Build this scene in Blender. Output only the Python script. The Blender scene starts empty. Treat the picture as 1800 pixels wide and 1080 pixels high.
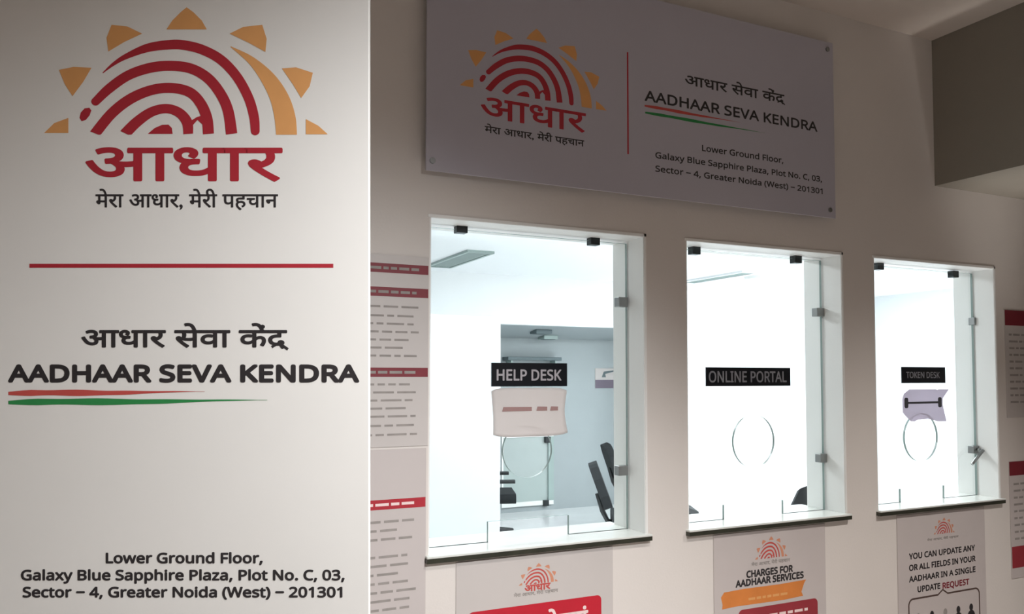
import bpy, math, os, random
from mathutils import Vector, Matrix
random.seed(7)
SC = bpy.context.scene
COL = SC.collection

# ------------------------------------------------------------------ camera
F = 1400.0                                   # focal length in pixels of the 1800 px wide frame
YAW, PITCH, ROLL = 0.444651, 0.044209, 0.001213
CAM = Vector((-0.797763, -2.248517, 1.55))
FW = Vector((math.sin(YAW)*math.cos(PITCH), math.cos(YAW)*math.cos(PITCH), math.sin(PITCH)))
R0 = Vector((math.cos(YAW), -math.sin(YAW), 0)); U0 = R0.cross(FW)
RT = R0*math.cos(ROLL) + U0*math.sin(ROLL); UP = -R0*math.sin(ROLL) + U0*math.cos(ROLL)
cd = bpy.data.cameras.new('camera'); cam = bpy.data.objects.new('camera', cd); COL.objects.link(cam)
M = Matrix((RT, UP, -FW)).transposed().to_4x4(); M.translation = CAM
cam.matrix_world = M
cd.sensor_fit = 'HORIZONTAL'; cd.sensor_width = 36.0; cd.lens = 36.0*F/1800; cd.shift_y = 60/1800
cd.clip_start = 0.05
SC.camera = cam

# ------------------------------------------------------------------ light
SC.view_settings.view_transform = 'Standard'; SC.view_settings.look = 'None'
SC.view_settings.gamma = 1; SC.view_settings.use_curve_mapping = False
SC.view_settings.exposure = 0.0
wd = bpy.data.worlds.new('world'); SC.world = wd; wd.use_nodes = True
wd.node_tree.nodes['Background'].inputs[0].default_value = (0.9, 0.88, 0.85, 1)
wd.node_tree.nodes['Background'].inputs[1].default_value = 0.085

def light(name, kind, loc, aim, energy, color, **kw):
    l = bpy.data.lights.new(name, kind); o = bpy.data.objects.new(name, l); COL.objects.link(o)
    o.location = loc
    o.rotation_euler = (Vector(aim) - Vector(loc)).to_track_quat('-Z', 'Y').to_euler()
    l.energy = energy; l.color = color
    for k, v in kw.items(): setattr(l, k, v)
    return o
WARM = (1.0, 0.95, 0.91); COOL = (0.92, 0.97, 1.0)
# lobby downlights: soft cones that leave the top of the wall in the dark
for x, y, ax, ay, e in ((0.4, -1.7, 0.4, -1.15, 175), (2.0, -1.7, 2.0, -1.15, 250), (-0.9, -4.2, -0.9, -4.2, 190), (4.4, -2.2, 3.9, -1.4, 60)):
    light('lobby_downlight', 'SPOT', (x, y, 2.95), (ax, ay, 0), e, WARM, spot_size=math.radians(98), spot_blend=1.0, shadow_soft_size=0.12)
# added unseen spot, shaped to grade the near board's brightness from the right
light('board_fill_spot', 'SPOT', (0.233, -2.430, 2.464), (-0.201, -1.068, 1.068), 225, (0.98, 0.99, 1.0), spot_size=math.radians(85), spot_blend=1.0, shadow_soft_size=0.10)
# extra spot near the floor, added to brighten the beam's underside
light('soffit_fill_spot', 'SPOT', (2.75, -0.62, 0.12), (2.62, -0.28, 2.36), 105, WARM, spot_size=math.radians(26), spot_blend=1.0, shadow_soft_size=0.08)
# office ceiling lamps
for x, y, e in ((0.9, 2.0, 62), (2.9, 2.0, 70), (4.9, 2.0, 88), (6.6, 2.6, 115)):
    light('office_lamp', 'AREA', (x, y, 2.57), (x, y, 0), e, COOL, shape='RECTANGLE', size=1.2, size_y=0.6)

# ------------------------------------------------------------------ pixel rays (to read places off real planes)
def ray(px, py): return FW + RT*((px - 900)/F) - UP*((py - 600)/F)
def W(px, py, y=0.0):
    d = ray(px, py); t = (y - CAM.y)/d.y; return CAM + d*t
def H(px, py, z=0.0):
    d = ray(px, py); t = (z - CAM.z)/d.z; return CAM + d*t

# ------------------------------------------------------------------ materials
def lin(c):
    if isinstance(c, str): c = [int(c[i:i+2], 16)/255 for i in (0, 2, 4)]
    return tuple((v/12.92 if v <= 0.04045 else ((v + 0.055)/1.055)**2.4) for v in c) + (1,)
def mat(name, c, rough=0.5, metal=0.0, spec=0.5, var=0.04, scale=6.0, bump=0.0, emit=None):
    m = bpy.data.materials.new(name); m.use_nodes = True
    nt = m.node_tree; b = nt.nodes['Principled BSDF']
    b.inputs['Roughness'].default_value = rough; b.inputs['Metallic'].default_value = metal
    b.inputs['Specular IOR Level'].default_value = spec
    base = lin(c)
    tc = nt.nodes.new('ShaderNodeTexCoord'); nz = nt.nodes.new('ShaderNodeTexNoise')
    nz.inputs['Scale'].default_value = scale; nz.inputs['Detail'].default_value = 3
    nt.links.new(tc.outputs['Object'], nz.inputs['Vector'])
    rp = nt.nodes.new('ShaderNodeValToRGB')
    rp.color_ramp.elements[0].position = 0.3; rp.color_ramp.elements[1].position = 0.7
    rp.color_ramp.elements[0].color = tuple(v*(1 - var) for v in base[:3]) + (1,)
    rp.color_ramp.elements[1].color = tuple(min(1, v*(1 + var)) for v in base[:3]) + (1,)
    nt.links.new(nz.outputs['Fac'], rp.inputs['Fac']); nt.links.new(rp.outputs['Color'], b.inputs['Base Color'])
    if bump:
        n2 = nt.nodes.new('ShaderNodeTexNoise'); n2.inputs['Scale'].default_value = 120
        nt.links.new(tc.outputs['Object'], n2.inputs['Vector'])
        bp = nt.nodes.new('ShaderNodeBump'); bp.inputs['Strength'].default_value = bump; bp.inputs['Distance'].default_value = 0.002
        nt.links.new(n2.outputs['Fac'], bp.inputs['Height']); nt.links.new(bp.outputs['Normal'], b.inputs['Normal'])
    if emit:
        b.inputs['Emission Color'].default_value = base; b.inputs['Emission Strength'].default_value = emit
    return m
def translucent(m, fac):
    nt = m.node_tree; b = nt.nodes['Principled BSDF']; o = nt.nodes['Material Output']
    t = nt.nodes.new('ShaderNodeBsdfTranslucent'); mx = nt.nodes.new('ShaderNodeMixShader'); mx.inputs[0].default_value = fac
    nt.links.new(b.inputs['Base Color'].links[0].from_socket, t.inputs['Color'])
    nt.links.new(b.outputs[0], mx.inputs[1]); nt.links.new(t.outputs[0], mx.inputs[2]); nt.links.new(mx.outputs[0], o.inputs['Surface'])
    return m
def glass_mat(name, tint, gloss):
    m = bpy.data.materials.new(name); m.use_nodes = True; nt = m.node_tree; nt.nodes.clear()
    o = nt.nodes.new('ShaderNodeOutputMaterial'); mx = nt.nodes.new('ShaderNodeMixShader')
    t = nt.nodes.new('ShaderNodeBsdfTransparent'); t.inputs[0].default_value = tint
    g = nt.nodes.new('ShaderNodeBsdfGlossy'); g.inputs['Roughness'].default_value = 0.02
    fr = nt.nodes.new('ShaderNodeFresnel'); fr.inputs[0].default_value = 1.35
    mm = nt.nodes.new('ShaderNodeMath'); mm.operation = 'MULTIPLY'; mm.inputs[1].default_value = gloss
    nt.links.new(fr.outputs[0], mm.inputs[0]); nt.links.new(mm.outputs[0], mx.inputs[0])
    nt.links.new(t.outputs[0], mx.inputs[1]); nt.links.new(g.outputs[0], mx.inputs[2]); nt.links.new(mx.outputs[0], o.inputs[0])
    return m
M_WALL = mat('cream_wall_paint', 'e0dad5', 0.75, var=0.02, scale=2, bump=0.15)
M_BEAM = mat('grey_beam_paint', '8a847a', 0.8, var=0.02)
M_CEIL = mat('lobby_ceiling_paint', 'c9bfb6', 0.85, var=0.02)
M_REVEAL = mat('white_gloss_paint', 'f4f4f2', 0.45, var=0.01)
M_OFFICE = mat('office_white_paint', 'f3f6f8', 0.6, var=0.01)
M_ALCOVE = mat('pale_blue_grey_paint', 'a3abae', 0.6, var=0.02)
M_PART = mat('partition_pale_grey', 'bcc4c9', 0.7, var=0.01)
M_TILE = mat('beige_floor_tile', 'c0b8b2', 0.35, var=0.05)
M_OFLOOR = mat('white_office_tile', 'eef0f0', 0.2, var=0.02)
M_BOARD = mat('white_sign_board', 'eeece8', 0.42, var=0.01)
M_PANEL = mat('grey_white_acrylic', 'bcb9c4', 0.3, var=0.015, scale=3)
M_STEEL = mat('brushed_steel', '9a9c9c', 0.32, metal=0.9)
M_DARKSTEEL = mat('dark_steel', '3a3e40', 0.35, metal=0.7)
M_RED = mat('crimson_ink', 'b02634', 0.6, var=0.03, scale=20)
M_ORANGE = mat('orange_ink', 'e4a566', 0.6, var=0.04, scale=20)
M_BLACK = mat('black_ink', '2b2729', 0.6, var=0.05, scale=20)
M_GREEN = mat('green_ink', '2c8a4a', 0.6, var=0.06, scale=20)
M_SALMON = mat('red_brush_ink', 'c4504a', 0.6, var=0.06, scale=20)
M_PALE = mat('pale_grey_ink', '9a9490', 0.7, var=0.1, scale=30)
M_PINK = mat('pink_white_ink', 'f2d8d6', 0.6)
M_POSTER = mat('grey_white_poster_paper', 'c9c3c0', 0.5, var=0.015)
M_POSTER2 = mat('mauve_white_poster_paper', 'c8c0be', 0.5, var=0.015)
M_DULL = mat('faded_orange_ink', 'cf8d70', 0.6)
M_BRICK = mat('brick_red_ink', '98303a', 0.55, var=0.06, scale=12)
M_BROWN = mat('brown_ink', '54423c', 0.6)
M_MAROON = mat('maroon_ink', '7e2430', 0.55, var=0.05, scale=15)
M_BANNER = mat('bright_red_ink', 'c01c30', 0.5, var=0.05, scale=10)
M_SAFFRON = mat('saffron_ink', 'd98440', 0.55, var=0.06, scale=14)
M_PAPER = translucent(mat('white_paper', 'e6e0de', 0.8, var=0.02), 0.4)
M_PAPERV = translucent(mat('lilac_white_paper', 'd8d2dc', 0.8, var=0.03), 0.55)
M_PLAQUE = mat('black_plaque_acrylic', '171a20', 0.3, var=0.05)
M_SILVERINK = mat('silver_white_ink', 'b9b6bc', 0.5, var=0.08, scale=40)
M_DIMINK = mat('dim_grey_ink', '9c9ea6', 0.5, var=0.12, scale=40)
M_PLASTIC = mat('black_plastic', '14181a', 0.4, var=0.08)
M_FABRIC = mat('black_chair_fabric', '181c1f', 0.85, var=0.15, scale=60)
M_SILL = mat('pale_marble', 'dfe2de', 0.18, var=0.05, scale=9)
M_SILLEDGE = mat('dark_stone_edge', '34352c', 0.35, var=0.2, scale=25)
M_GLASS = glass_mat('clear_glass', (0.975, 0.99, 0.985, 1), 0.16)
M_GEDGE = mat('green_grey_glass_edge', '8fa09c', 0.25, var=0.05)
M_FROST = mat('frosted_grey_glass', 'aebab8', 0.3, var=0.02)
M_LAMP = mat('lamp_diffuser', 'ffffff', 0.5, emit=6.0)
M_VENT = mat('vent_grey_green', '9fb0ad', 0.5, var=0.04)
M_VENTD = mat('vent_dark_grey', '59676b', 0.5)
M_PURPLE = mat('purple_grey_ink', '6c6270', 0.6)

# ------------------------------------------------------------------ mesh tools
class MB:
    def __init__(s): s.v = []; s.f = []; s.m = []; s.sm = []
    def face(s, pts, mi=0, smooth=False):
        n = len(s.v); s.v += [tuple(p) for p in pts]; s.f.append(tuple(range(n, n + len(pts)))); s.m.append(mi); s.sm.append(smooth)
    def raw(s, vs, fs, mi=0, smooth=False):
        n = len(s.v); s.v += [tuple(p) for p in vs]
        for f in fs: s.f.append(tuple(i + n for i in f)); s.m.append(mi); s.sm.append(smooth)
    def box(s, x0, x1, y0, y1, z0, z1, mi=0):
        vs = [(x, y, z) for x in (x0, x1) for y in (y0, y1) for z in (z0, z1)]
        s.raw(vs, [(0, 1, 3, 2), (4, 6, 7, 5), (0, 4, 5, 1), (2, 3, 7, 6), (0, 2, 6, 4), (1, 5, 7, 3)], mi)
    def prism(s, poly, y0, y1, mi=0, edge=None):
        """poly: (x, z) outline, counter-clockwise seen from -y; extruded from y0 (front) to y1 (back)"""
        n = len(poly); e = mi if edge is None else edge
        vs = [(x, y0, z) for x, z in poly] + [(x, y1, z) for x, z in poly]
        s.raw(vs, [tuple(range(n))], mi); s.raw(vs, [tuple(range(2*n - 1, n - 1, -1))], mi)
        s.raw(vs, [(i, n + i, n + (i + 1) % n, (i + 1) % n) for i in range(n)], e)
    def tube(s, pts, rad, mi=0, n=10, caps=True):
        pts = [Vector(p) for p in pts]; rs = rad if isinstance(rad, (list, tuple)) else [rad]*len(pts)
        vs = []; fs = []
        for i, p in enumerate(pts):
            d = (pts[min(i + 1, len(pts) - 1)] - pts[max(i - 1, 0)]).normalized()
            a = d.orthogonal().normalized() if i == 0 else (a - d*a.dot(d)).normalized()
            b = d.cross(a)
            for k in range(n):
                t = 2*math.pi*k/n; vs.append(p + (a*math.cos(t) + b*math.sin(t))*rs[i])
        for i in range(len(pts) - 1):
            for k in range(n):
                fs.append((i*n + k, i*n + (k + 1) % n, (i + 1)*n + (k + 1) % n, (i + 1)*n + k))
        s.raw(vs, fs, mi, True)
        if caps:
            s.raw(vs[:n], [tuple(range(n - 1, -1, -1))], mi); s.raw(vs[-n:], [tuple(range(n))], mi)
    def build(s, name, mats, parent=None, bevel=0.0, seg=2, loc=None):
        me = bpy.data.meshes.new(name); me.from_pydata(s.v, [], s.f)
        for m_ in (mats if isinstance(mats, (list, tuple)) else [mats]): me.materials.append(m_)
        for p, mi, sm in zip(me.polygons, s.m, s.sm): p.material_index = mi; p.use_smooth = sm
        me.update()
        o = bpy.data.objects.new(name, me); COL.objects.link(o)
        if parent: o.parent = parent
        if loc: o.location = loc
        if bevel:
            b = o.modifiers.new('bevel', 'BEVEL'); b.width = bevel; b.segments = seg; b.limit_method = 'ANGLE'; b.angle_limit = math.radians(40)
        return o
def tag(o, label, cat, group=None):
    o['label'] = label; o['category'] = cat
    if group: o['group'] = group
    return o
def thing(name, label, cat, loc=(0, 0, 0), rotz=0.0, group=None):
    o = bpy.data.objects.new(name, None); COL.objects.link(o); o.location = loc; o.rotation_euler = (0, 0, rotz)
    o.empty_display_size = 0.1
    return tag(o, label, cat, group)
def structure(o): o['kind'] = 'structure'; return o
def copy_tree(o, parent=None):
    c = o.copy(); COL.objects.link(c)
    if parent: c.parent = parent
    for ch in list(o.children): copy_tree(ch, c)
    return c

# ------------------------------------------------------------------ flat print tools (drawn in local x, z; front faces -y)
try:
    SANS = bpy.data.fonts.load(os.path.join(bpy.utils.system_resource('DATAFILES'), 'fonts', 'NotoSansMath-Regular.woff2'))
except Exception:
    SANS = None
_tc = {}
def glyphs(body, font=None, res=4):
    key = (body, font, res)
    if key in _tc: return _tc[key]
    c = bpy.data.curves.new('t', 'FONT'); c.body = body; c.size = 1; c.resolution_u = res
    if font == 'sans' and SANS: c.font = SANS
    o = bpy.data.objects.new('t', c); COL.objects.link(o)
    dg = bpy.context.evaluated_depsgraph_get()
    me = bpy.data.meshes.new_from_object(o.evaluated_get(dg))
    r = ([(v.co.x, v.co.y) for v in me.vertices], [tuple(p.vertices) for p in me.polygons])
    bpy.data.objects.remove(o); bpy.data.curves.remove(c); bpy.data.meshes.remove(me)
    _tc[key] = r
    return r
def put_text(mb, body, x0, x1, z0, z1, y, bold=0.0, mi=0, font=None, cap=False, res=4, rakar=False):
    """fits the text into x0..x1; z0..z1 is the whole height of the ink, or baseline to capital height with cap"""
    v, f = glyphs(body, font, res)
    a0 = min(p[0] for p in v); a1 = max(p[0] for p in v)
    if cap:
        hv, _ = glyphs('H', font, res); b0 = 0.0; b1 = max(p[1] for p in hv)
    else:
        b0 = min(p[1] for p in v); b1 = max(p[1] for p in v)
    sx = (x1 - x0 - 2*bold)/(a1 - a0); sz = (z1 - z0 - 2*bold)/(b1 - b0)
    offs = [(0, 0)] + ([(bold*math.cos(k*math.pi/4), bold*math.sin(k*math.pi/4)) for k in range(8)] if bold else [])
    for i, (ox, oz) in enumerate(offs):
        mb.raw([(x0 + bold + (p[0] - a0)*sx + ox, y - i*4e-6, z0 + bold + (p[1] - b0)*sz + oz) for p in v], f, mi)
    if rakar:                                  # the slanted stroke under the last letter
        w = x1 - x0; h = z1 - z0; t = 0.05*h + bold*0.6
        a = (x1 - 0.045*w, z0 + 0.24*h); b = (x1 - 0.085*w, z0 + 0.02*h); c = (x1 + 0.01*w, z0 - 0.02*h)
        ribbon(mb, [(x1 - 0.035*w, z0 + 0.26*h), (x1 - 0.075*w, z0 + 0.08*h)], t*1.6, y - 5e-5, mi)
        ribbon(mb, [(x1 - 0.035*w, z0 + 0.20*h), (x1 + 0.004*w, z0 - 0.01*h)], t*1.6, y - 5e-5, mi)
def spline(pts, n=8):
    out = []; P = [pts[0]] + list(pts) + [pts[-1]]
    for i in range(1, len(P) - 2):
        p0, p1, p2, p3 = P[i-1], P[i], P[i+1], P[i+2]
        for k in range(n):
            t = k/n
            out.append(tuple(0.5*((2*p1[j]) + (-p0[j] + p2[j])*t + (2*p0[j] - 5*p1[j] + 4*p2[j] - p3[j])*t*t + (-p0[j] + 3*p1[j] - 3*p2[j] + p3[j])*t**3) for j in range(len(p1))))
    out.append(tuple(pts[-1])); return out
def ribbon(mb, pts, w, y, mi=0):
    """a flat stroke along (x, z) points, width w or one width per point"""
    ws = w if isinstance(w, (list, tuple)) else [w]*len(pts)
    L = []; R = []
    for i, p in enumerate(pts):
        a = pts[max(i - 1, 0)]; b = pts[min(i + 1, len(pts) - 1)]
        dx, dz = b[0] - a[0], b[1] - a[1]; l = math.hypot(dx, dz) or 1
        L.append((p[0] - dz/l*ws[i]/2, y, p[1] + dx/l*ws[i]/2)); R.append((p[0] + dz/l*ws[i]/2, y, p[1] - dx/l*ws[i]/2))
    n = len(pts)
    mb.raw(L + R, [(i, n + i, n + i + 1, i + 1) for i in range(n - 1)], mi)
def disc(mb, cx, cz, rx, rz, y, mi=0, n=16, a0=0.0, a1=2*math.pi):
    mb.face([(cx + rx*math.cos(a0 + (a1 - a0)*k/n), y, cz + rz*math.sin(a0 + (a1 - a0)*k/n)) for k in range(n if a1 - a0 > 6.2 else n + 1)], mi)
def poly(mb, pts, y, mi=0): mb.face([(p[0], y, p[1]) for p in pts], mi)
def rrect(x0, x1, z0, z1, r, n=5):
    out = []
    for cx, cz, a in ((x1 - r, z0 + r, -90), (x1 - r, z1 - r, 0), (x0 + r, z1 - r, 90), (x0 + r, z0 + r, 180)):
        for k in range(n + 1):
            t = math.radians(a + 90*k/n); out.append((cx + r*math.cos(t), cz + r*math.sin(t)))
    return out

# the sun-and-fingerprint emblem, in its own drawing units (x right, y down)
ARCS = [  # centre line (x, y, width)
    [(488, 347, 4), (540, 304, 16), (600, 268, 26), (700, 228, 40), (800, 213, 45), (870, 214, 46), (960, 236, 46), (1050, 285, 46), (1125, 365, 46), (1180, 465, 46), (1206, 555, 46), (1212, 622, 42)],
    [(455, 482, 40), (520, 420, 46), (610, 358, 47), (715, 322, 48), (815, 313, 48), (910, 327, 48), (990, 374, 49), (1050, 450, 50), (1084, 530, 51), (1100, 636, 54)],
    [(448, 640, 50), (530, 540, 50), (620, 470, 50), (720, 428, 48), (815, 418, 48), (900, 438, 48), (952, 490, 50), (982, 560, 52), (990, 636, 52)],
    [(590, 640, 52), (650, 580, 50), (720, 532, 46), (790, 516, 44), (850, 535, 46), (888, 580, 50), (894, 636, 46)],
]
RAYS = [[(790, 140), (818, 98), (858, 58), (886, 35), (918, 58), (958, 98), (982, 140)],
        [(530, 118), (605, 126), (675, 160), (590, 200), (515, 245), (506, 180)],
        [(1090, 160), (1155, 128), (1245, 118), (1266, 185), (1260, 247), (1180, 203)],
        [(280, 332), (350, 318), (435, 322), (395, 390), (345, 457), (308, 400)],
        [(1338, 325), (1405, 320), (1485, 346), (1470, 410), (1430, 466), (1390, 400)],
        [(210, 632), (258, 585), (325, 560), (325, 632)],
        [(1452, 566), (1512, 598), (1556, 638), (1452, 638)]]
def emblem(mb, x0, x1, z0, z1, y, red=0, orange=1, n=8):
    """x0..x1 from the lowest left ray to the lowest right ray, z0 at the base line, z1 at the tip of the top ray"""
    sx = (x1 - x0)/(1556 - 210); sz = (z1 - z0)/(638 - 35)
    fx = lambda x: x0 + (x - 210)*sx; fz = lambda v: z0 + (638 - v)*sz
    for k, a in enumerate(ARCS):
        s = spline(a, n)
        pl = []; pr = []
        for i, p in enumerate(s):
            q = s[max(i - 1, 0)]; r = s[min(i + 1, len(s) - 1)]; dx, dz = r[0] - q[0], r[1] - q[1]; l = math.hypot(dx, dz) or 1
            pl.append((p[0] - dz/l*p[2]/2, p[1] + dx/l*p[2]/2)); pr.append((p[0] + dz/l*p[2]/2, p[1] - dx/l*p[2]/2))
        m = len(s)
        mb.raw([(fx(u), y - k*1e-5, fz(min(v, 640))) for u, v in pl + pr], [(i, i + 1, m + i + 1, m + i) for i in range(m - 1)], red)
    disc(mb, fx(455), fz(482), 21*sx, 20*sz, y - 6e-5, red); disc(mb, fx(1212), fz(622), 21*sx, 21*sz, y - 6e-5, red)
    poly(mb, [(fx(u), fz(v)) for u, v in [(378, 560), (384, 535), (402, 515), (425, 512), (434, 525), (426, 548), (408, 570), (388, 576)]], y, red)
    poly(mb, [(fx(u), fz(v)) for u, v in [(870, 545), (905, 575), (935, 556), (975, 545), (990, 590), (962, 592), (938, 570), (915, 596), (880, 590)]], y - 7e-5, red)
    poly(mb, [(fx(u), fz(v)) for u, v in [(702, 636), (735, 608), (770, 593), (800, 592), (816, 608), (820, 636)]], y, red)
    poly_o = spline([(1095, 220), (1200, 270), (1300, 352), (1368, 450), (1402, 550), (1410, 640)], 6)
    poly_i = spline([(1095, 224), (1180, 300), (1240, 385), (1283, 475), (1303, 560), (1311, 640)], 6)
    m = len(poly_o)
    mb.raw([(fx(u), y, fz(v)) for u, v in poly_o + poly_i], [(i, i + 1, m + i + 1, m + i) for i in range(m - 1)], orange)
    for r in RAYS:
        poly(mb, [(fx(u), fz(v)) for u, v in r], y, orange)
def brush(mb, x0, x1, z, w, y, mi, rise=0.0):
    n = 26; pts = []; ws = []
    for i in range(n + 1):
        t = i/n; pts.append((x0 + (x1 - x0)*t, z + rise*t + 0.06*w*math.sin(9*t)))
        ws.append(w*(min(1, 0.55 + 4*t))*(1.0 if t < 0.45 else max(0.06, 1 - ((t - 0.45)/0.55)**0.8))*(1 + 0.12*math.sin(23*t)))
    ribbon(mb, pts, ws, y, mi)
def scribble(mb, x0, x1, z, h, y, mi=0, word=0.05):
    """one line of print too small to read: a row of short dark words"""
    x = x0
    while x < x1 - word*0.3:
        w = min(word*random.uniform(0.4, 1.4), x1 - x)
        poly(mb, [(x, z - h/2), (x + w, z - h/2), (x + w, z + h/2), (x, z + h/2)], y, mi); x += w + word*0.22

# ------------------------------------------------------------------ the setting
TH = 0.18                                    # wall thickness
CEIL = 2.986
OPEN = [(0.0, 0.774), (0.9497, 1.7035), (1.8804, 2.6332)]
ZS, ZT = 0.998, 2.031
w = MB()
xs = [-2.6] + [v for o in OPEN for v in o] + [6.6]
w.box(-2.6, 6.6, 0, TH, 0, ZS); w.box(-2.6, 6.6, 0, TH, ZT, CEIL)
for a, b in zip(xs[0::2], xs[1::2]): w.box(a, b, 0, TH, ZS, ZT)
structure(w.build('wall_front', M_WALL))
for i, (a, b) in enumerate(OPEN):            # white painted lining of each opening
    t = MB(); e = 0.004
    t.box(a, a + e, 0.0, TH + 0.01, ZS + 0.022, ZT); t.box(b - e, b, 0.0, TH + 0.01, ZS + 0.022, ZT); t.box(a, b, 0.0, TH + 0.01, ZT - e, ZT)
    t.box(a - 0.006, b + 0.006, -0.003, 0, ZT - 0.003, ZT + 0.006); t.box(b - 0.002, b + 0.006, -0.003, 0, ZS + 0.022, ZT + 0.006)
    structure(t.build('trim_%d' % (i + 1), M_REVEAL))
def slab(name, m, *b): s = MB(); s.box(*b); return structure(s.build(name, m))
slab('floor', M_TILE, -2.6, 6.6, -5.5, TH, -0.1, 0)
slab('floor_office', M_OFLOOR, -2.6, 9.0, TH, 6.3, -0.1, 0)
slab('ceiling', M_CEIL, -2.6, 6.6, -5.5, TH, CEIL, CEIL + 0.1)
slab('ceiling_office', M_OFFICE, -2.6, 9.0, TH, 6.3, 2.6, 2.7)
slab('wall_left', M_WALL, -2.7, -2.6, -5.5, 6.3, 0, CEIL)
slab('wall_right', M_WALL, 6.6, 6.7, -5.5, 0, 0, CEIL)
slab('wall_rear', M_WALL, -2.6, 6.6, -5.6, -5.5, 0, CEIL)
slab('wall_office_right', M_OFFICE, 8.0, 8.1, TH, 6.3, 0, 2.6)
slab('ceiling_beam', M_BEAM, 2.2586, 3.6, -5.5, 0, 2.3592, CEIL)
YB = 5.2
DX0 = W(880, 600, YB).x; DX1 = 4.85
b = MB(); b.box(-2.6, DX0, YB, YB + 0.1, 0, 2.6); b.box(DX1, 8.0, YB, YB + 0.1, 0, 2.6); b.box(DX0, DX1, YB, YB + 0.1, 2.09, 2.6)
structure(b.build('wall_back', M_OFFICE))
YA = 6.0
b = MB(); b.box(DX0 - 0.1, DX1 + 0.1, YA, YA + 0.1, 0, 2.15); b.box(DX0 - 0.1, DX0, YB + 0.1, YA, 0, 2.15); b.box(DX1, DX1 + 0.1, YB + 0.1, YA, 0, 2.15)
structure(b.build('wall_alcove', M_ALCOVE))
b = MB(); b.face([(DX0, YB + 0.1, 2.09), (DX1, YB + 0.1, 2.09), (DX1, YA, 1.99), (DX0, YA, 1.99)])
b.face([(DX0, YB + 0.1, 2.16), (DX0, YA, 2.16), (DX1, YA, 2.16), (DX1, YB + 0.1, 2.16)])
structure(b.build('ceiling_alcove', M_ALCOVE))
PX = W(879, 700, 3.2).x
tagp = MB(); tagp.box(0.55, PX, 3.2, 3.25, 0, 2.0)
structure(tagp.build('wall_partition', M_PART))

# ------------------------------------------------------------------ the three service windows
GY0, GY1 = 0.094, 0.104
def pane_outline(x0, x1, z0, z1, slot):
    p = [(x0, z0)]
    if slot: p += [(slot[0], z0), (slot[0], slot[2]), (slot[1], slot[2]), (slot[1], z0)]
    return p + [(x1, z0), (x1, z1), (x0, z1)]
def clip(mb, cx, cz, sx, sz):
    mb.box(cx - sx/2, cx + sx/2, GY0 - 0.010, GY1 + 0.010, cz - sz/2, cz + sz/2)
WIN = [dict(hole=(928, 792, 43), slot=(858, 1000, 912), top=((813, 401), (1047, 423)), side=((1096, 531), (1096, 828))),
       dict(hole=(1326, 776, 36), slot=(1273, 1377, 884), top=((1225, 440), (1404, 456)), side=((1443, 549), (1449, 806))),
       dict(hole=(1620, 769, 29), slot=(1584, 1661, 857), top=((1549, 468), (1681, 482)), side=((1718, 565), (1717, 791)))]
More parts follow.
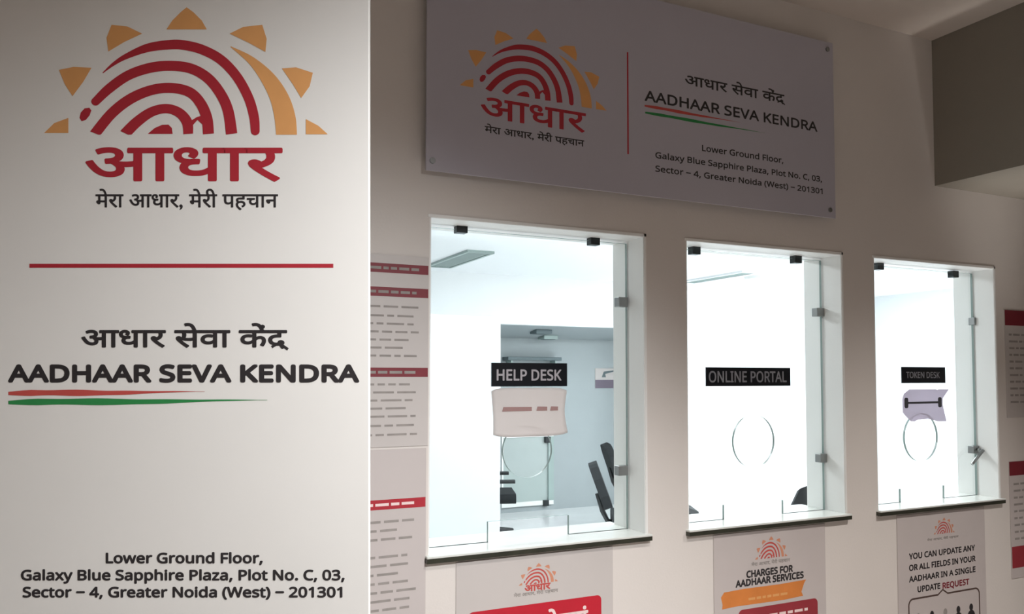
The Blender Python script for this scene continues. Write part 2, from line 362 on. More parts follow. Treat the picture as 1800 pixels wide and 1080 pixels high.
for i, ((a, b), d) in enumerate(zip(OPEN, WIN)):
    root = bpy.data.objects.new('window_%d' % (i + 1), None); COL.objects.link(root); root.location = (a, 0, ZS); structure(root)
    L = (-a, 0, -ZS)                          # parts are drawn in world places, then hung on the root
    zlo = ZS + 0.024
    c = W(d['hole'][0], d['hole'][1], GY0); rad = 0.5*abs(W(d['hole'][0] + d['hole'][2], d['hole'][1], GY0).x - W(d['hole'][0] - d['hole'][2], d['hole'][1], GY0).x)
    s0 = W(d['slot'][0], 900, GY0).x; s1 = W(d['slot'][1], 900, GY0).x; sz = W(0.5*(d['slot'][0] + d['slot'][1]), d['slot'][2], GY0).z
    out = pane_outline(a + 0.006, b - 0.009, zlo, ZT - 0.014, (s0, s1, sz))
    # pane with a round speaking hole: stitch the outline to the hole through a slit on each side
    n = 48; hole = [(c.x + rad*math.cos(2*math.pi*k/n), c.z + rad*math.sin(2*math.pi*k/n)) for k in range(n)]
    left = [(a + 0.006, zlo), (s0, zlo), (s0, sz), (c.x, sz)] + [hole[(n*3//4 - k) % n] for k in range(n//2 + 1)] + [(c.x, ZT - 0.014), (a + 0.006, ZT - 0.014)]
    right = [(c.x, sz), (s1, sz), (s1, zlo), (b - 0.009, zlo), (b - 0.009, ZT - 0.014), (c.x, ZT - 0.014)] + [hole[(n//4 - k) % n] for k in range(n//2 + 1)]
    g = MB()
    for half in (left, right):
        g.face([(x, GY0, z) for x, z in half]); g.face([(x, GY1, z) for x, z in half][::-1])
    for loop in (out, hole[::-1]):
        m = len(loop); vs = [(x, GY0, z) for x, z in loop] + [(x, GY1, z) for x, z in loop]
        g.raw(vs, [(k, m + k, m + (k + 1) % m, (k + 1) % m) for k in range(m)], 1)
    g.build('pane', [M_GLASS, M_GEDGE], root, loc=L)
    for (px, py) in d['top']:
        p = W(px, py, GY0 - 0.01); q = MB(); clip(q, p.x, p.z, 0.037, 0.030)
        q.build('clip', M_DARKSTEEL, root, bevel=0.002, loc=L)
    for k, (px, py) in enumerate(d['side']):
        p = W(px, py, GY0 - 0.01); q = MB(); clip(q, p.x, p.z, 0.038, 0.034)
        o = q.build('clip', M_STEEL, root, bevel=0.002, loc=L); o['label'] = 'brushed steel side clip'
        if i == 2 and k == 1:                 # the lock with its lever
            e = W(1741, 820, -0.02); lv = MB()
            lv.tube([(p.x + 0.006, GY0 - 0.012, p.z), (p.x + 0.010, GY0 - 0.03, p.z - 0.002), (e.x - 0.004, GY0 - 0.034, e.z)], [0.008, 0.008, 0.006])
            lv.build('lever', M_STEEL, root, bevel=0.0, loc=L)
    s = MB(); s.box(a - 0.010, b + 0.012, -0.022, TH + 0.06, ZS + 0.017, ZS + 0.024)
    so = s.build('sill', M_SILL, root, bevel=0.002, loc=L)
    s = MB(); s.box(a - 0.010, b + 0.012, -0.020, 0.0, ZS + 0.003, ZS + 0.017); s.box(a, b, 0, TH, ZS - 0.001, ZS + 0.017)
    s.build('sill_edge', M_SILLEDGE, root, loc=L)

# ------------------------------------------------------------------ near board on the left
D = 1.3; S = F/D
root = tag(bpy.data.objects.new('sign_board', None), 'tall white sign board close by, with large red fingerprint sun emblem and black address lines', 'sign')
COL.objects.link(root)
mm = Matrix((RT, FW, UP)).transposed().to_4x4(); mm.translation = CAM + FW*D; root.matrix_world = mm
bu = lambda px: (px - 900)/S
bv = lambda py: (600 - py)/S
p = MB(); p.box(bu(-45), bu(649), 0, 0.012, bv(1330), bv(-150)); p.build('panel', M_BOARD, root, bevel=0.0015)
for px in (60, 540):
    p = MB(); p.box(bu(px) - 0.02, bu(px) + 0.02, 0.0125, 0.05, -1.585, bv(-100)); p.build('post', M_STEEL, root, bevel=0.003)
p = MB(); p.box(bu(-20), bu(620), -0.16, 0.26, -1.607, -1.585); p.build('base_plate', M_STEEL, root, bevel=0.004)
Y = -0.0004
p = MB(); emblem(p, bu(210/2.7), bu(1556/2.7), bv(638/2.7), bv(35/2.7), Y, n=12); p.build('emblem', [M_RED, M_ORANGE], root)
def btext(name, body, x0, x1, y1, y0, m, bold=0.0, **k):
    q = MB(); put_text(q, body, bu(x0), bu(x1), bv(y1), bv(y0), Y, bold/S, 0, **k); return q.build(name, m, root)
btext('wordmark', 'आधार', 150, 497, 320, 259, M_RED, 1.7)
btext('tagline', 'मेरा आधार, मेरी पहचान', 168, 489, 370, 332, M_BLACK, 0.5)
p = MB(); ribbon(p, [(bu(52), bv(467.5)), (bu(586), bv(467.5))], 7/S, Y); p.build('divider_line', M_RED, root)
btext('hindi_text', 'आधार सेवा केंद', 143, 505, 614, 568, M_BLACK, 1.1, rakar=True)
btext('english_text', 'AADHAAR SEVA KENDRA', 14, 632, 673, 641, M_BLACK, 2.1, font='sans', cap=True)
p = MB(); brush(p, bu(15), bu(360), bv(692), 10/S, Y, 0, 3/S); p.build('red_stroke', M_SALMON, root)
p = MB(); brush(p, bu(15), bu(470), bv(708), 11/S, Y, 0, 4/S); p.build('green_stroke', M_GREEN, root)
q = MB()
for body, x0, x1, zb, zc in (('Lower Ground Floor,', 186, 462, 991, 972), ('Galaxy Blue Sapphire Plaza, Plot No. C, 03,', 37, 606, 1021, 1002), ('Sector − 4, Greater Noida (West) − 201301', 40, 602, 1051, 1032)):
    put_text(q, body, bu(x0), bu(x1), bv(zb), bv(zc), Y, 1.0/S, 0, cap=True, font='sans')
q.build('address_text', M_BLACK, root)

# ------------------------------------------------------------------ overhead sign and other things printed and hung on the wall
def wt(mb, body, bl, br, h, y, bold=0.0, mi=0, drop=0.0, **k):
    """text on the wall: bottom left and bottom right seen in the photograph, height h measured at the left"""
    p0 = W(bl[0], bl[1], y); p1 = W(br[0], br[1], y); z = 0.5*(p0.z + p1.z); hh = W(bl[0], bl[1] - h, y).z - p0.z
    put_text(mb, body, p0.x, p1.x, z, z + hh, y, bold, mi, **k)
def hang(name, label, cat, x, z, group=None): return thing(name, label, cat, (x, 0, z), 0, group)
def part(mb, name, m, root, **k):
    l = root.location; return mb.build(name, m, root, loc=(-l.x, -l.y, -l.z), **k)

sx0, sx1, sz0, sz1 = -0.025, 1.64, 2.160, 2.848
r = hang('wall_sign', 'long grey acrylic sign above the windows with emblem, divider line and heading', 'sign', sx0, sz0)
SY = -0.034
p = MB(); p.box(sx0, sx1, SY, SY + 0.006, sz0, sz1); part(p, 'panel', M_PANEL, r, bevel=0.001)
for x in (sx0 + 0.02, sx1 - 0.03):
    for z in (sz0 + 0.03, sz1 - 0.03):
        p = MB(); p.tube([(x, SY - 0.004, z), (x, 0, z)], 0.009, n=14); part(p, 'standoff', M_STEEL, r)
p = MB(); y = SY - 0.0004
a = W(808, 150, SY); c = W(1066, 196, SY); t = W(940, 50, SY)
zb = 0.5*(a.z + c.z); emblem(p, a.x, c.x, zb, t.z, y); part(p, 'emblem', [M_RED, M_ORANGE], r)
p = MB(); wt(p, 'आधार', (845, 207), (1030, 234), 38, y, 0.0014); part(p, 'wordmark', M_RED, r)
p = MB(); wt(p, 'मेरा आधार, मेरी पहचान', (852, 235), (1027, 261), 19, y, 0.0006, res=2); part(p, 'tagline', M_BLACK, r)
a = W(1103, 92, SY); c = W(1103, 271, SY); p = MB(); ribbon(p, [(a.x, a.z), (a.x, c.z)], 0.006, y); part(p, 'divider_line', M_RED, r)
p = MB(); wt(p, 'आधार सेवा केंद', (1204, 152), (1379, 182), 25, y, 0.001, rakar=True); part(p, 'hindi_text', M_BLACK, r)
p = MB(); wt(p, 'AADHAAR SEVA KENDRA', (1133, 175), (1437, 234), 19, y, 0.0014, font='sans', cap=True); part(p, 'english_text', M_BLACK, r)
a = W(1133, 186, SY); c = W(1300, 217, SY); p = MB(); brush(p, a.x, c.x, a.z, 0.010, y, 0); part(p, 'red_stroke', M_SALMON, r)
a = W(1134, 198, SY); c = W(1345, 236, SY); p = MB(); brush(p, a.x, c.x, a.z, 0.010, y, 0); part(p, 'green_stroke', M_GREEN, r)
p = MB()
for body, bl, br in (('Lower Ground Floor,', (1234, 266), (1377, 287)), ('Galaxy Blue Sapphire Plaza, Plot No. C, 03,', (1152, 276), (1445, 322)), ('Sector − 4, Greater Noida (West) − 201301', (1152, 300), (1446, 343))):
    wt(p, body, bl, br, 11, y, 0.0008, cap=True, res=2, font='sans')
part(p, 'address_text', M_BLACK, r)

# posters to the left of the windows, partly behind the near board
def sheet(r, x0, x1, z0, z1, m, y=-0.003):
    s = MB(); s.box(x0, x1, y, -0.0006, z0, z1); part(s, 'sheet', m, r)
def bar(r, name, x0, x1, z0, z1, m, y=-0.0034):
    s = MB(); poly(s, [(x0, z0), (x1, z0), (x1, z1), (x0, z1)], y); return part(s, name, m, r)
PXR = -0.004; PXL = -0.62
za, zb_ = 1.345, 1.905
r = hang('poster', 'upper grey notice poster left of the Help Desk window, three maroon heading bars', 'poster', PXL, za)
sheet(r, PXL, PXR, za, zb_, M_POSTER)
for y0, y1 in ((466, 483), (507, 524), (646, 663)):
    z1_ = W(735, y0 + 1).z; z0_ = W(735, y1).z
    o = bar(r, 'heading_bar', PXL, PXR - 0.001, z0_, z1_, M_MAROON)
    s = MB(); scribble(s, PXL + 0.08, PXR - 0.03, (z0_ + z1_)/2, 0.008, -0.0038, 0, 0.03); s.build('heading_text', M_PALE, o)
s = MB()
for z in [W(700, py).z for py in (540, 556, 570, 584, 598, 612, 626, 676, 690, 704, 718, 732, 748, 764)]:
    scribble(s, PXL + 0.03, PXR - random.uniform(0.02, 0.06), z, 0.006, -0.0034, 0, 0.045)
part(s, 'print_text', M_PALE, r)
za, zb_ = 0.30, 1.338
r = hang('poster', 'lower grey notice poster left of the Help Desk sill, one red heading bar', 'poster', PXL, za)
sheet(r, PXL, PXR - 0.004, za, zb_, M_POSTER2)
z1_ = W(745, 874).z; z0_ = W(745, 891).z
o = bar(r, 'heading_bar', PXL, PXR - 0.006, z0_, z1_, M_RED)
s = MB(); scribble(s, PXL + 0.08, PXR - 0.03, (z0_ + z1_)/2, 0.008, -0.0038, 0, 0.03); s.build('heading_text', M_PINK, o)
s = MB(); z = z0_ - 0.035
while z > 0.36:
    if random.random() < 0.85: scribble(s, PXL + 0.03, PXR - random.uniform(0.03, 0.08), z, 0.007, -0.0034, 0, 0.045)
    z -= 0.025
part(s, 'print_text', M_PALE, r)

# posters under the windows
def logo_block(r, x0, x1, yb, yt, m=(M_SALMON, M_DULL), word=None, tagl=None, y=-0.0034):
    p0 = W(x0, yb); p1 = W(x1, yb); t = W(0.5*(x0 + x1), yt); zc = W(0.5*(x0 + x1), yb).z
    s = MB(); emblem(s, p0.x, p1.x, zc, t.z, y, n=3); part(s, 'emblem', list(m), r)
    if word:
        s = MB(); wt(s, 'आधार', word[0], word[1], word[2], y, 0.0012, res=2); part(s, 'wordmark', m[0], r)
    if tagl:
        s = MB(); wt(s, 'मेरा आधार, मेरी पहचान', tagl[0], tagl[1], tagl[2], y, 0.0006, res=2); part(s, 'tagline', M_PALE, r)
x0 = 0.088; x1 = 0.640
r = hang('poster', 'poster below the Help Desk sill with emblem over a bright red banner', 'poster', x0, 0.25)
sheet(r, x0, x1, 0.25, 0.992, M_POSTER)
logo_block(r, 911, 980, 1026, 990, word=((922, 1042), (968, 1036), 12), tagl=((903, 1052), (981, 1042), 9))
bx0 = W(822, 1072).x; bx1 = W(1056, 1050).x; bz = 0.5*(W(1040, 1049).z + W(830, 1075).z)
s = MB(); poly(s, rrect(bx0, bx1, bz - 0.16, bz, 0.016), -0.0034); o = part(s, 'banner', M_BANNER, r)
s = MB(); zt_ = bz - 0.022; put_text(s, 'आधार सेवाएं', bx0 + 0.05, W(1033, 1066).x, zt_ - 0.085, zt_, -0.0038, 0.0022); part(s, 'banner_text', M_PINK, r)
s = MB()
for k in range(8): scribble(s, x0 + 0.06, x1 - 0.06, bz - 0.21 - k*0.035, 0.010, -0.0034, 0, 0.05)
part(s, 'print_text', M_PALE, r)

x0 = W(1254, 1000).x; x1 = W(1449, 930).x
r = hang('poster', 'poster below the Online Portal sill headed CHARGES FOR AADHAAR SERVICES', 'poster', x0, 0.25)
sheet(r, x0, x1, 0.25, 0.992, M_POSTER2)
logo_block(r, 1326, 1383, 981, 943, tagl=((1321, 997), (1389, 989), 9))
s = MB(); wt(s, 'CHARGES FOR', (1312, 1017), (1394, 1006), 13, -0.0034, 0.0018, font='sans', cap=True, res=2)
wt(s, 'AADHAAR SERVICES', (1293, 1034), (1413, 1017), 13, -0.0034, 0.0018, font='sans', cap=True, res=2); part(s, 'heading', M_BLACK, r)
a = W(1268, 1071); c = W(1412, 1050); zlo = 0.5*(a.z + c.z); zh = zlo + 0.062
s = MB(); n = 12
pts = [(a.x, zlo), (a.x + 0.06, zlo + 0.003), (c.x - 0.1, zlo), (c.x - 0.004, zlo + 0.004), (c.x - 0.012, zlo + 0.02), (c.x + 0.002, zh - 0.012), (c.x + 0.012, zh), (c.x - 0.12, zh - 0.003), (a.x + 0.1, zh - 0.001), (a.x + 0.01, zh - 0.004), (a.x - 0.004, zh - 0.02), (a.x + 0.003, zlo + 0.015)]
poly(s, pts, -0.0034); part(s, 'orange_stroke', M_SAFFRON, r)
s = MB(); scribble(s, a.x + 0.12, c.x - 0.07, zlo + 0.022, 0.009, -0.0038, 0, 0.03); part(s, 'stroke_text', M_ORANGE, r)
bx0 = W(1297, 1076).x; bx1 = W(1436, 1056).x; bz = zlo - 0.012
s = MB(); poly(s, rrect(bx0, bx1, bz - 0.3, bz, 0.018), -0.0034); part(s, 'red_box', M_BRICK, r)
s = MB()
for k in range(6): scribble(s, bx0 + 0.04, bx1 - 0.04, bz - 0.035 - k*0.035, 0.010, -0.0038, 0, 0.04)
part(s, 'box_text', M_PINK, r)

x0 = W(1577, 1000).x; x1 = W(1729, 900).x
r = hang('poster', 'poster below the third window sill with outlined box of figures under its heading', 'poster', x0, 0.25)
sheet(r, x0, x1, 0.25, 0.992, M_POSTER2)
logo_block(r, 1640, 1677, 938, 910, tagl=((1630, 953), (1685, 946), 6))
s = MB()
for body, bl, br, in (('YOU CAN UPDATE ANY', (1598, 984), (1714, 969)), ('OR ALL FIELDS IN YOUR', (1598, 1004), (1715, 988)), ('AADHAAR IN A SINGLE', (1598, 1024), (1715, 1007)), ('UPDATE', (1613, 1042), (1653, 1036))):
    s = MB(); wt(s, body, bl, br, 11, -0.0034, 0.0014, font='sans', cap=True, res=2); part(s, 'heading_text', M_BLACK, r)
s = MB(); wt(s, 'REQUEST', (1657, 1036), (1704, 1028), 11, -0.0034, 0.0014, font='sans', cap=True, res=2); part(s, 'heading_text', M_MAROON, r)
a = W(1596, 1052); c = W(1720, 1036); zt_ = 0.5*(a.z + c.z); mx = W(1656, 1042).x
rr = rrect(a.x, c.x, zt_ - 0.30, zt_, 0.025, 6)
k = next(i for i in range(len(rr)) if rr[i][1] > zt_ - 1e-6)
top = [q for q in rr if q[1] > zt_ - 1e-6]
i1 = rr.index(top[0]); loop = rr[:i1 + 1] + [(mx + 0.03, zt_), (mx, zt_ + 0.018), (mx - 0.03, zt_)] + rr[i1 + 1:]
s = MB(); ribbon(s, loop + [loop[0]], 0.007, -0.0034); part(s, 'box_outline', M_BROWN, r)
for k in range(5):
    s = MB(); x = a.x + 0.055 + k*(c.x - a.x - 0.11)/4
    disc(s, x, zt_ - 0.075, 0.012, 0.015, -0.0034, 0, 14); disc(s, x, zt_ - 0.112, 0.024, 0.026, -0.00345, 0, 14, 0, math.pi)
    part(s, 'figure_icon', (M_PALE, M_BLACK, M_PALE, M_BLACK, M_BLACK)[k], r)
s = MB()
for k in range(3): scribble(s, a.x + 0.03, c.x - 0.03, zt_ - 0.17 - k*0.035, 0.010, -0.0034, 0, 0.04)
part(s, 'print_text', M_PALE, r)

# posters at the right edge
x0 = W(1765, 560).x; x1 = x0 + 0.42
z1_ = W(1766, 545).z; z0_ = W(1766, 735).z
r = hang('poster', 'upper poster right of the third window with maroon top bar', 'poster', x0, z0_)
sheet(r, x0, x1, z0_, z1_, M_POSTER); bar(r, 'heading_bar', x0, x1, W(1766, 572).z, z1_ - 0.001, M_MAROON)
s = MB()
for k in range(11): scribble(s, x0 + 0.025, x1 - 0.03, z1_ - 0.11 - k*0.030, 0.009, -0.0034, 0, 0.045)
part(s, 'print_text', M_PALE, r)
z1_ = W(1772, 812).z; z0_ = W(1777, 1018).z
r = hang('poster', 'lower poster right of the third window with two dark red bars', 'poster', x0 + 0.004, z0_)
sheet(r, x0 + 0.004, x1, z0_, z1_, M_POSTER2)
bar(r, 'heading_bar', x0 + 0.004, x1, W(1773, 837).z, z1_ - 0.001, M_MAROON)
bar(r, 'red_block', x0 + 0.008, x1, W(1777, 1000).z, W(1777, 962).z, M_BRICK)
s = MB()
for k in range(9): scribble(s, x0 + 0.03, x1 - 0.03, z1_ - 0.10 - k*0.030, 0.009, -0.0034, 0, 0.045)
part(s, 'print_text', M_PALE, r)

# ------------------------------------------------------------------ plaques and papers stuck on the glass
def plaque(label, body, px, bl, br, h, ink, bold):
    p0 = W(px[0], px[3], GY0); p1 = W(px[1], px[2], GY0)
    y1 = GY0 - 0.0002; y0 = y1 - 0.004
    r = thing('plaque', label, 'sign', (p0.x, y1, p0.z))
    s = MB(); s.box(p0.x, p1.x, y0, y1, p0.z, p1.z); part(s, 'plate', M_PLAQUE, r, bevel=0.0008)
    s = MB(); wt(s, body, bl, br, h, y0 - 0.0003, bold, font='sans', cap=True); part(s, 'lettering', ink, r)
plaque('black plaque reading HELP DESK on the glass of the first window', 'HELP DESK', (863, 996, 639, 680), (873, 669), (987, 670), 20, M_SILVERINK, 0.0012)
plaque('black plaque reading ONLINE PORTAL on the glass of the middle window', 'ONLINE PORTAL', (1240, 1388, 647, 679.5), (1246, 672), (1383, 673), 20, M_DIMINK, 0.0011)
plaque('small black plaque reading TOKEN DESK above a torn paper', 'TOKEN DESK', (1584, 1660, 646, 674), (1593, 665), (1652, 665), 11, M_DIMINK, 0.0006)

def curved_sheet(outline, y, bow, thick=0.0006):
    """a sheet of paper standing a little off the glass, bowed along its height"""
    xs_ = [q[0] for q in outline]; zs = [q[1] for q in outline]; x0, x1, z0, z1 = min(xs_), max(xs_), min(zs), max(zs)
    s = MB(); s.prism(outline, y - thick, y); return s
r_ = [W(px, py, GY0) for px, py in ((872, 768), (940, 766), (992, 765), (994, 745), (990, 722), (996, 700), (994, 688), (984, 684), (930, 682), (876, 684), (867, 692), (866, 720), (864, 745), (866, 762))]
r = thing('paper_notice', 'white curling paper with one faded red line taped below HELP DESK', 'paper', (r_[0].x, GY0, r_[0].z))
xs_ = [q.x for q in r_]; zs_ = [q.z for q in r_]; X0, X1, Z0, Z1 = min(xs_), max(xs_), min(zs_), max(zs_)
s = MB(); nx, nz = 16, 14
def edge_x(z, side):
    t = (z - Z0)/(Z1 - Z0); return (X0 + 0.003*math.sin(4*t)) if side == 0 else (X1 - 0.008*math.sin(math.pi*t)**2 - 0.004*(1 - t))
vs = []
for iz in range(nz + 1):
    for ix in range(nx + 1):
        z = Z0 + (Z1 - Z0)*iz/nz; a_, b_ = edge_x(z, 0), edge_x(z, 1); u = ix/nx
        t = iz/nz; cx = abs(2*u - 1)
        zz = z + (0.008*cx**6 if t < 0.1 else 0) - (0.010*cx**8 if t > 0.9 else 0)
        yy = GY0 - 0.001 - 0.012*((1 - t)**2) - 0.010*max(0, t - 0.6)*0 - 0.004*math.sin(math.pi*u)*(1 - t)
        vs.append((a_ + (b_ - a_)*u, yy, zz))
s.raw(vs, [(iz*(nx + 1) + ix, iz*(nx + 1) + ix + 1, (iz + 1)*(nx + 1) + ix + 1, (iz + 1)*(nx + 1) + ix) for iz in range(nz) for ix in range(nx)], 0, True)
o = part(s, 'sheet', M_PAPER, r); so = o.modifiers.new('thickness', 'SOLIDIFY'); so.thickness = 0.0005; so.offset = 1
zl = W(930, 719, GY0).z; t = (zl - Z0)/(Z1 - Z0)
M_FADE = mat('faded_red_ink', 'a88684', 0.7); yp = GY0 - 0.001 - 0.012*(1 - t)**2 - 0.0045
for a_, b_ in ((881, 933), (941, 960), (965, 979)):
    s = MB(); xa, xb = W(a_, 719, GY0).x, W(b_, 719, GY0).x; poly(s, [(xa, zl - 0.007), (xb, zl - 0.007), (xb, zl + 0.006), (xa + 0.004, zl + 0.007)], yp); part(s, 'printed_text', M_FADE, r)
q = lambda u, v: W(1570 + u/5.4, 640 + v/5.4, GY0)
ol = [q(*c) for c in ((200, 548), (235, 530), (330, 522), (420, 545), (505, 545), (482, 450), (468, 380), (470, 325), (528, 240), (430, 240), (418, 250), (400, 240), (150, 243), (100, 285), (86, 330), (88, 460), (120, 500), (165, 545))]
r = thing('paper_notice', 'torn lilac paper with a dark bar pasted under the TOKEN DESK plaque', 'paper', (ol[0].x, GY0, ol[0].z))
s = MB(); s.prism([(v.x, v.z) for v in ol], GY0 - 0.0012, GY0 - 0.0004); part(s, 'sheet', M_PAPERV, r)
s = MB(); a = q(105, 370); c = q(455, 366); zc = 0.5*(a.z + c.z)
ribbon(s, [(a.x, zc), (c.x, zc)], 0.009, GY0 - 0.0016)
for x in (a.x + 0.011, c.x - 0.010): poly(s, rrect(x - 0.012, x + 0.012, zc - 0.022, zc + 0.022, 0.008), GY0 - 0.0018)
part(s, 'print_text', mat('dark_grey_ink', '4a4a50', 0.7), r)

# ------------------------------------------------------------------ inside the office
def grille(label, x0, x1, y0, y1, z, m, slat_m, n, group=None):
    r = thing('ceiling_vent', label, 'vent', ((x0 + x1)/2, (y0 + y1)/2, z - 0.02), 0, group); e = 0.025
    f = MB(); f.box(x0, x1, y0, y0 + e, z - 0.02, z); f.box(x0, x1, y1 - e, y1, z - 0.02, z); f.box(x0, x0 + e, y0 + e, y1 - e, z - 0.02, z); f.box(x1 - e, x1, y0 + e, y1 - e, z - 0.02, z)
    part(f, 'frame', m, r)
    s = MB()
    for k in range(n):
        x = x0 + e + (x1 - x0 - 2*e)*(k + 0.5)/n
        s.face([(x - 0.012, y0 + e, z - 0.002), (x - 0.012, y1 - e, z - 0.002), (x + 0.008, y1 - e, z - 0.016), (x + 0.008, y0 + e, z - 0.016)])
    s.box(x0 + e, x1 - e, y0 + e, y1 - e, z - 0.0015, z - 0.0005)
    part(s, 'louvre', slat_m, r)
grille('long grey ceiling vent seen at the top of the Help Desk window', 1.69, 1.935, 3.83, 4.85, 2.6, M_VENT, M_VENT, 7)
grille('long pale ceiling vent seen at the top of the Online Portal window', 4.63, 4.83, 3.85, 4.85, 2.6, M_OFFICE, M_VENT, 6)
lp = H(1336, 487, 2.6)
r = thing('ceiling_lamp', 'glowing round lamp on the office ceiling seen through the Online Portal window', 'lamp', (lp.x, lp.y, 2.56))
s = MB(); s.tube([(lp.x, lp.y, 2.6), (lp.x, lp.y, 2.568)], 0.16, n=28); part(s, 'housing', M_REVEAL, r)
s = MB(); s.tube([(lp.x, lp.y, 2.568), (lp.x, lp.y, 2.56)], [0.15, 0.14], n=28); part(s, 'diffuser', M_LAMP, r)

yv = YA - 0.001
for k, (px0, px1, py0, py1) in enumerate(((937, 965, 578, 586), (951, 975, 590, 597))):
    def zc(y): return 2.09 - 0.1*(y - YB - 0.1)/(YA - YB - 0.1)
    y_ = 5.55 if k == 0 else 5.85
    a = W(px0, py0, y_); c = W(px1, py1, y_); z = zc(y_) - 0.002
    r = thing('ceiling_vent', ('dark square vent on the alcove ceiling, nearer of two above HELP DESK', 'grey square vent on the alcove ceiling, farther of two above HELP DESK')[k], 'vent', (a.x, y_, z))
    s = MB(); s.box(a.x, c.x, y_ - 0.08, y_ + 0.08, z - 0.035, z + 0.01); part(s, 'housing', (M_VENTD, M_VENT)[k], r, bevel=0.004)
    s = MB()
    for j in range(3): s.box(a.x + 0.02, c.x - 0.02, y_ - 0.055 + j*0.04, y_ - 0.035 + j*0.04, z - 0.039, z - 0.0352)
    part(s, 'louvre', M_VENTD, r)
a = W(883, 640, yv); c = W(976, 629, yv)
r = thing('wall_shelf', 'grey wall shelf on the alcove wall, mostly hidden by HELP DESK plaque', 'shelf', (a.x, yv, a.z))
s = MB(); s.box(a.x, c.x, YA - 0.16, yv, a.z + 0.04, c.z); part(s, 'board', M_VENTD, r, bevel=0.004)
for x in (a.x + 0.05, c.x - 0.07):
    s = MB(); s.box(x, x + 0.02, YA - 0.13, yv, a.z - 0.06, a.z + 0.0395); part(s, 'bracket', M_VENT, r)
a = W(1046, 683, yv); c = W(1090, 648, yv); mz = W(1046, 668, yv).z
r = thing('wall_notice', 'small white notice with purple lower band on the alcove wall', 'notice', (a.x, yv, a.z))
s = MB(); s.box(a.x, c.x, yv - 0.006, yv, a.z, c.z); part(s, 'sheet', M_PAPER, r)
s = MB(); poly(s, [(a.x, a.z), (c.x, a.z), (c.x, mz), (a.x, mz)], yv - 0.0066); part(s, 'band', M_PURPLE, r)
s = MB(); poly(s, [(a.x + 0.09, mz + 0.03), (a.x + 0.15, mz + 0.03), (a.x + 0.14, mz + 0.07), (c.x - 0.05, mz + 0.11), (c.x - 0.06, c.z - 0.02), (a.x + 0.12, c.z - 0.04)], yv - 0.0066); part(s, 'print_text', M_VENTD, r)
# framed glass panel
a = W(880, 893, yv); c = W(971, 764, yv)
r = thing('glass_panel', 'framed grey glass panel with two clips on the alcove wall behind the paper', 'panel', (a.x, yv, a.z))
e = 0.05; z0 = max(a.z, 0.02)
s = MB(); s.box(a.x, c.x, yv - 0.03, yv, z0, z0 + e); s.box(a.x, c.x, yv - 0.03, yv, c.z - 0.02, c.z); s.box(a.x, a.x + 0.02, yv - 0.03, yv, z0 + e, c.z - 0.02); part(s, 'frame', M_REVEAL, r)
s = MB(); s.box(c.x - 0.07, c.x, yv - 0.035, yv, z0 + e, c.z - 0.02); part(s, 'side_rail', M_VENT, r)
s = MB(); s.box(a.x + 0.02, c.x - 0.07, yv - 0.015, yv, z0 + e, c.z - 0.02); part(s, 'pane', M_FROST, r)
for px, py in ((960, 773), (957, 884)):
    k = W(px, py, yv); s = MB(); s.box(k.x - 0.035, k.x + 0.035, yv - 0.05, yv - 0.0155, k.z - 0.035, k.z + 0.035); part(s, 'clip', M_DARKSTEEL, r, bevel=0.004)

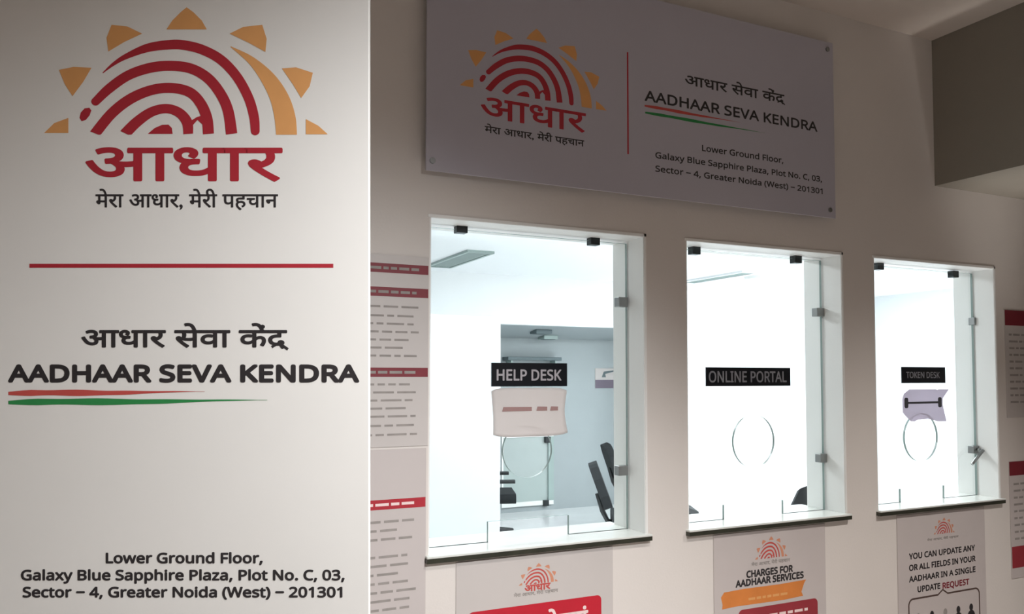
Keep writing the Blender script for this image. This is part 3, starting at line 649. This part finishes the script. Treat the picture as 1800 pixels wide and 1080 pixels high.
# office chairs
def make_chair(label):
    r = thing('office_chair', label, 'chair', (0, 0, 0), 0, 'black office chairs behind the counter')
    s = MB(); s.prism(rrect(-0.25, 0.25, -0.045, 0.045, 0.04), -0.24, 0.25)
    o = s.build('seat', M_FABRIC, r, bevel=0.03, seg=3, loc=(0, 0, 0.43))
    # backrest: tapered, leaning back
    s = MB(); prof = [(-0.21, 0), (0.21, 0), (0.225, 0.10), (0.20, 0.24), (0.15, 0.33), (0.10, 0.35), (-0.10, 0.35), (-0.15, 0.33), (-0.20, 0.24), (-0.225, 0.10)]
    s.prism(prof, -0.035, 0.035); o = s.build('backrest', M_FABRIC, r, bevel=0.02, seg=3, loc=(0, 0.28, 0.53)); o.rotation_euler = (math.radians(-20), 0, 0)
    s = MB(); s.tube([(0, 0.12, 0.38), (0, 0.28, 0.40), (0, 0.32, 0.48), (0, 0.36, 0.62)], 0.022); s.build('back_strut', M_PLASTIC, r)
    for sx in (-1, 1):
        s = MB(); s.tube([(sx*0.22, 0.0, 0.39), (sx*0.31, -0.04, 0.44), (sx*0.315, -0.06, 0.585)], 0.020)
        s.prism([(sx*0.315 + px, 0.60 + pz) for px, pz in rrect(-0.04, 0.04, -0.015, 0.015, 0.012)], -0.22, 0.09)
        s.build('armrest', M_PLASTIC, r)
    s = MB(); s.tube([(0, 0, 0.11), (0, 0, 0.27), (0, 0, 0.2701), (0, 0, 0.39)], [0.034, 0.034, 0.022, 0.022], n=14); s.build('gas_column', M_DARKSTEEL, r)
    s = MB()
    for k in range(5):
        t = 2*math.pi*k/5 + 0.3
        s.tube([(0.02*math.cos(t), 0.02*math.sin(t), 0.115), (0.30*math.cos(t), 0.30*math.sin(t), 0.075)], [0.028, 0.018])
    o = s.build('base', M_PLASTIC, r)
    for k in range(5):
        t = 2*math.pi*k/5 + 0.3; c_ = Vector((0.30*math.cos(t), 0.30*math.sin(t), 0.027)); d = Vector((-math.sin(t), math.cos(t), 0))
        s = MB(); s.tube([c_ - d*0.022, c_ + d*0.022], 0.027, n=14); s.tube([c_ + Vector((0, 0, 0.01)), c_ + Vector((0, 0, 0.055))], 0.010); s.build('caster', M_PLASTIC, o)
    return r
first = make_chair('farther black office chair at the right of the Help Desk window view, back tip higher')
place = [
    (H(1133, 930).x, H(1133, 930).y, math.radians(68), first['label']),
    (None, (1131, 911, 6.3), math.radians(60), 'nearer black office chair at the right of the Help Desk window view, back tip lower'),
    (H(858, 953).x, H(858, 953).y, math.radians(70), 'black office chair with only its arm and seat front past the white partition'),
    (None, (752, 912, 3.72), math.radians(150), 'black office chair top in the lower left of the Help Desk window'),
    (None, (1078, 893, 4.25), math.radians(244), 'black office chair top at the left of the Online Portal window'),
    (None, (1484, 878, 4.6), math.radians(-30), 'black office chair top at the right of the Online Portal window'),
]
for i, (x, y, a, lab) in enumerate(place):
    o = first if i == 0 else copy_tree(first)
    if x is None:
        px, py, dd = y; v = CAM + ray(px, py)*dd; x, y = v.x, v.y
    o.location = (x, y, 0); o.rotation_euler = (0, 0, a); o['label'] = lab
